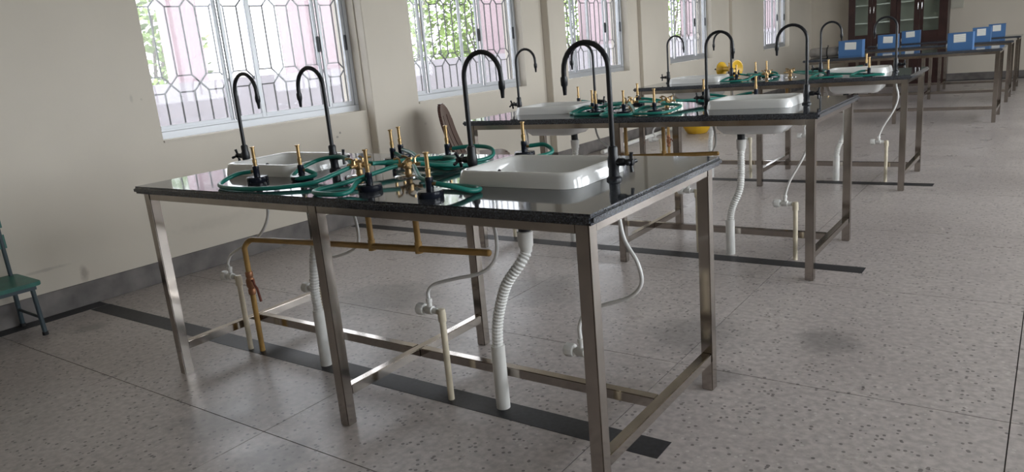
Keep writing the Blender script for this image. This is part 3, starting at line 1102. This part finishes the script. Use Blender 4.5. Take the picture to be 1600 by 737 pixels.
DR = [
    ([(.550, .475, .650), (.565, .455, .56), (.588, .41, .50), (.592, .39, .42), (.585, .385, .34), (.588, .385, .25)], .255),
    ([(1.6625, .455, .650), (1.660, .45, .58), (1.645, .43, .545), (1.600, .41, .480), (1.567, .405, .40), (1.548, .40, .32), (1.540, .40, .24)], .245),
]
DR2 = [
    ([(.550, .475, .650), (.555, .46, .56), (.560, .43, .50), (.56, .40, .42), (.55, .385, .32), (.55, .385, .22)], .235),
    ([(1.6625, .455, .650), (1.665, .44, .57), (1.672, .42, .48), (1.668, .40, .38), (1.630, .385, .28), (1.615, .385, .20)], .205),
]
SU = [  # foot, top height, valve side, hose points
    ((.085, .355), .355, -1, [(.015, .36, .415), (.035, .37, .455), (.10, .38, .490), (.21, .41, .545), (.262, .44, .63), (.240, .46, .72), (.160, .475, .82)]),
    ((.560, .440), .325, -1, [(.500, .45, .400), (.540, .46, .455), (.68, .46, .485), (.79, .465, .53), (.812, .47, .60), (.780, .475, .72), (.724, .475, .82)]),
    ((1.320, .365), .352, -1, [(1.262, .37, .425), (1.295, .375, .455), (1.390, .385, .483), (1.495, .40, .510), (1.555, .41, .560), (1.565, .42, .630), (1.530, .44, .72), (1.472, .45, .82)]),
    ((1.962, .375), .292, -1, [(1.902, .38, .38), (1.925, .39, .428), (1.985, .40, .455), (2.07, .41, .488), (2.112, .415, .535), (2.100, .42, .600), (2.050, .43, .68), (2.022, .45, .82)]),
]
SU2 = [
    ((.085, .355), .345, -1, [(.015, .36, .415), (.035, .37, .455), (.10, .38, .50), (.19, .41, .56), (.20, .44, .64), (.18, .46, .73), (.140, .475, .82)]),
    ((.905, .400), .345, -1, [(.848, .41, .42), (.86, .42, .52), (.84, .43, .60), (.76, .44, .66), (.72, .46, .74), (.722, .475, .82)]),
    ((1.425, .372), .370, -1, [(1.370, .38, .45), (1.42, .41, .52), (1.50, .45, .60), (1.51, .455, .70), (1.470, .45, .82)]),
    ((1.985, .375), .318, -1, [(1.935, .38, .39), (1.955, .385, .45), (2.015, .395, .565), (2.045, .41, .66), (2.035, .43, .745), (2.022, .45, .82)]),
]
for k, (bx, by) in enumerate(BENCH):
    for q, (pts, low) in enumerate(DR if k == 0 else DR2):
        drain((bx, by, 0), pts, low, 'white corrugated drain pipe under the %s sink of the %s bench' % (('left', 'right')[q], NTH[k]))
    for q, (ft, zt, vd, pts) in enumerate(SU if k == 0 else SU2):
        if k == 2:
            pts = [(p[0] + .012 * math.sin(9 * p[2] + q), p[1], p[2]) for p in pts[:-1]] + [pts[-1]]
        supply((bx, by, 0), ft, zt, vd, pts, 'cream water pipe and white hose of the tap %s, %s bench' % (TAPW[q].replace('at the ', ''), NTH[k]))

# ------------------------------------------------------------------ chairs
# brown moulded plastic chair by the window wall
ch = thing('plastic_chair', 'dark brown moulded plastic chair with slotted back by the window wall', 'chair', (-.885, 3.485, 0), math.radians(29))


def seat_pos(u, v, t):
    x = -.20 + .42 * u
    w = .19 + .025 * u
    y = (2 * v - 1) * w
    z = .425 - .022 * math.cos(math.pi * (v - .5)) * math.sin(math.pi * min(1, u * 1.0)) - .035 * max(0, (u - .78) / .22) ** 2
    return (x, y, z + t)


link('seat', MB().grid_solid(12, 10, lambda u, v: not ((u > .92 or u < .05) and (v < .06 or v > .94)), seat_pos, .014).mesh('seat', 'brown_plastic', 60), ch)


def back_inside(u, v):
    y = (u - .5) * 2
    if v > .62 and (y * y + ((v - .62) / .38) ** 2) > 1.0:
        return False
    for c in (-.34, .34):
        if abs(y - c) < .075 and .10 < v < .80:
            return False
    return True


def back_pos(u, v, t):
    y = (u - .5) * 2 * .205
    z = .40 + .48 * v
    x = -.185 - .135 * v - .02 * math.sin(math.pi * v) + .30 * y * y + t
    return (x, y, z)


link('backrest', MB().grid_solid(34, 34, back_inside, back_pos, .024).mesh('backrest', 'brown_plastic', 40), ch)
for sx, sy in ((1, 1), (1, -1), (-1, 1), (-1, -1)):
    x0, y0 = (.17 if sx > 0 else -.17), sy * .165
    x1, y1 = (.215 if sx > 0 else -.245), sy * .205
    lg = MB()
    rings = []
    for t in (0, .3, .7, 1):
        cx, cy, z = x0 + (x1 - x0) * t, y0 + (y1 - y0) * t, .418 * (1 - t)
        w = .030 - .011 * t
        rings.append([(cx - w, cy - w, z), (cx + w, cy - w, z), (cx + w, cy + w, z), (cx - w, cy + w, z)])
    link('leg', lg.rings(rings).mesh('leg', 'brown_plastic', 30, bevel=.004), ch)

# small green chair against the wall at the left
gc = thing('low_chair', 'low green metal chair with dark legs against the wall, cut by the left edge', 'chair', (-1.565, .02, 0), WALL_A)
S_D, S_W, S_H = .33, .34, .300
link('seat', MB().rings([rrect(.19, -.165, .175, .185, .03, z, 4) for z in (.278, .300)]).mesh('seat', 'teal_paint', 30, bevel=.003), gc)
link('seat_frame', MB().box(.04, -.325, .255, .34, -.30, .278).box(.04, -.03, .255, .34, -.005, .278).box(.315, -.30, .255, .34, -.03, .278).box(.04, -.30, .255, .065, -.03, .278).mesh('seat_frame', 'blue_grey_paint', 0), gc)
for (x0, y0, x1, y1) in ((.325, -.022, .335, -.015), (.325, -.31, .335, -.315), (.05, -.31, .03, -.315), (.05, -.022, .03, -.015)):
    lg = link('leg', MB().tube([(x0, y0, .277), (x1, y1, .012)], .012, 10).mesh('leg', 'blue_grey_paint'), gc)
    link('foot_cap', MB().lathe([(0, 0), (.015, 0), (.0145, .018), (0, .018)], (x1, y1, 0), 10).mesh('foot_cap', 'black_rubber'), lg)
for y in (-.018, -.312):
    link('side_bar', MB().tube([(.045, y, .10), (.33, y, .10)], .008, 8).mesh('side_bar', 'blue_grey_paint'), gc)
    link('back_post', MB().tube([(.048, y, .285), (.040, y, .44), (.030, y, .64)], .011, 10).mesh('back_post', 'blue_grey_paint'), gc)
for z in (.455, .57):
    link('back_slat', MB().rings([[(.030 + dx, -.33, z + dz), (.024 + dx, -.165, z + dz), (.030 + dx, .0, z + dz), (.042 + dx, .0, z + dz), (.036 + dx, -.165, z + dz), (.042 + dx, -.33, z + dz)] for dx, dz in ((.004, 0), (0, .075))]).mesh('back_slat', 'teal_paint', 30), gc)

# ------------------------------------------------------------------ things on the third bench and behind it
bx, by = BENCH[2]
o = thing('cable_reel', 'yellow plastic reel with black axle at the back of the third bench', 'reel', (bx + .56, by + .852, H), math.radians(-25))
link('axle', MB().tube([(-.17, 0, .079), (.10, 0, .079)], .008, 8).mesh('axle', 'black_plastic'), o)
for x, r0 in ((-.06, .066), (.075, .077)):
    sg = 1 if x > 0 else -1
    prof = [(0, x - .012 * sg), (.018, x - .014 * sg), (r0 * .55, x + .004 * sg), (r0, x + .022 * sg), (r0 * 1.01, x + .030 * sg), (r0 * .9, x + .032 * sg), (r0 * .5, x + .014 * sg), (0, x + .010 * sg)]
    link('flange', MB().lathe(prof, (0, 0, .079), 24, 'X').mesh('flange', 'yellow_plastic', 40), o)
link('drum', MB().lathe([(0, -.06), (.022, -.06), (.022, .075), (0, .075)], (0, 0, .079), 16, 'X').mesh('drum', 'yellow_plastic'), o)
cp = MB().lathe([(0, 0), (.016, 0), (.018, .03), (.020, .036), (.017, .037), (.0155, .032), (.014, .004), (0, .004)], n=16)
tag(link('plastic_cup', cp.mesh('plastic_cup', 'white_pvc'), None, (bx + 1.545, by + .155, H)), 'small white plastic cup beside a burner on the third bench', 'cup')
bs = MB().lathe([(0, 0), (.11, 0), (.13, .008), (.19, .10), (.215, .15), (.222, .152), (.22, .158), (.205, .155), (.18, .10), (.12, .014), (0, .010)], n=28)
tag(link('plastic_basin', bs.mesh('plastic_basin', 'yellow_plastic', 40), None, (-.72, 7.9, 0)), 'yellow plastic basin on the floor beyond the third bench', 'basin')
pp = MB().tube([(-1.16, 6.1, .026), (-1.20, 8.3, .026)], .026, 12)
tag(link('loose_pipe', pp.mesh('loose_pipe', 'white_pvc'), None), 'white plastic pipe lying on the floor along the window wall', 'pipe')

# rolled sheet on the nearest plain table
o = thing('rolled_sheet', 'grey brown rolled sheet lying on the left end of a plain table', 'bundle', (.60, 9.12, H2), math.radians(4))
pr = [(0, -.20), (.045, -.20), (.060, -.185), (.064, -.10), (.060, 0), (.063, .10), (.058, .18), (.045, .20), (.02, .19), (0, .19)]
link('roll', MB().lathe(pr, (0, 0, .0645), 20, 'X').mesh('roll', 'grey_sheet', 50), o)
link('tie', MB().lathe([(0.060, -.008), (.067, -.006), (.067, .006), (.060, .008)], (.02, 0, .0645), 20, 'X').tube([(.02, 0, .128), (.03, .004, .142), (.02, .0, .150)], .006, 6).mesh('tie', 'black_rubber'), o)

# blue boxes with paper labels
BX = [(.775, 9.02, .285, 0, 'left'), (2.035, 8.74, .255, 0, 'right'), (.925, 10.80, .265, 1, 'left'), (2.115, 10.84, .215, 1, 'right'), (.960, 12.66, .27, 2, 'left'), (2.185, 12.62, .225, 2, 'right')]
PL = ['nearest', 'middle', 'farthest']
for (x, y, w, t, sd) in BX:
    o = thing('instrument_box', 'blue box with white paper label at the %s of the %s plain table' % (sd, PL[t]), 'box', (x, y, H2), random.uniform(-.04, .04), 'blue boxes on the plain tables')
    hh = .195
    link('case', box_mesh('case', 'blue_board', 0, 0, 0, w, .17, hh - .012, bevel=.004), o)
    link('lid', box_mesh('lid', 'blue_board', -.003, -.003, hh - .012, w + .003, .173, hh, bevel=.003), o)
    lw, lh = w * .48, .092
    link('paper_label', box_mesh('paper_label', 'label_paper', w * .26, -.0012, .088, w * .26 + lw, 0.0, .088 + lh), o, (0, -.0005, -.004), (0, random.uniform(-.05, .05), 0))
    link('side_knob', MB().lathe([(0, 0), (.030, 0), (.028, -.014), (.018, -.018), (0, -.018)], (0, .07, .05), 14, 'X').mesh('side_knob', 'white_pvc'), o)

# ------------------------------------------------------------------ display cabinet on the far wall
cb = thing('display_cabinet', 'tall dark brown cabinet with four glazed doors against the far wall', 'cabinet', (-.30, 14.70, 0))
CW, CD, CH = 1.70, .385, 2.02
body = MB()
body.box(0, .022, 0, .025, CD, CH).box(CW - .025, .022, 0, CW, CD, CH).box(.025, .022, CH - .03, CW - .025, CD, CH).box(.025, .022, 0, CW - .025, CD, .06)
body.box(CW / 2 - .012, .022, .06, CW / 2 + .012, CD, CH - .03)
link('carcass', body.mesh('carcass', 'dark_wood', 0, bevel=.002, segs=1), cb)
link('back_panel', box_mesh('back_panel', 'cabinet_inside', .025, CD - .012, .06, CW - .025, CD - .004, CH - .03), cb)
for z in (.62, .90, 1.18, 1.515):
    link('shelf', box_mesh('shelf', 'shelf_board', .025, .026, z, CW - .025, CD - .012, z + .022), cb)
DX = [(0.0, .425, .124, .354), (.425, .850, .498, .744), (.850, 1.245, .920, 1.147), (1.245, CW, 1.306, 1.560)]
for i, (a, b, g0, g1) in enumerate(DX):
    a2, b2 = a + .002, b - .002
    zb, zt = .06, CH - .005
    gz0, gz1 = .97, CH - .09
    dm = MB()
    dm.box(a2, 0, zb, g0, .022, zt).box(g1, 0, zb, b2, .022, zt).box(g0, 0, zb, g1, .022, gz0).box(g0, 0, gz1, g1, .022, zt)
    d = link('door', dm.mesh('door', 'dark_wood', 0, bevel=.002, segs=1), cb)
    link('glass_pane', box_mesh('glass_pane', 'cabinet_glass', g0, .009, gz0, g1, .013, gz1), d)
    hx = (b - .030) if i % 2 == 0 else (a + .034)
    link('handle', MB().tube([(hx, 0, 1.36), (hx, -.022, 1.372), (hx, -.026, 1.43), (hx, -.022, 1.488), (hx, 0, 1.50)], .006, 8).mesh('handle', 'chrome'), d)
    # raised panel of the solid lower half
    link('lower_panel', box_mesh('lower_panel', 'dark_wood', g0 + .01, -.006, .14, g1 - .01, 0, .86, bevel=.003), d)

wb = thing('wall_box', 'pale square box fixed to the far wall right of the cabinet', 'wall box', (1.40, ROOM_Y1, 1.325))
link('case', box_mesh('case', 'pale_box', 0, -.04, 0, .215, 0, .20, bevel=.004), wb)
link('cover', box_mesh('cover', 'pale_box', .008, -.048, .008, .207, -.04, .192, bevel=.003), wb)
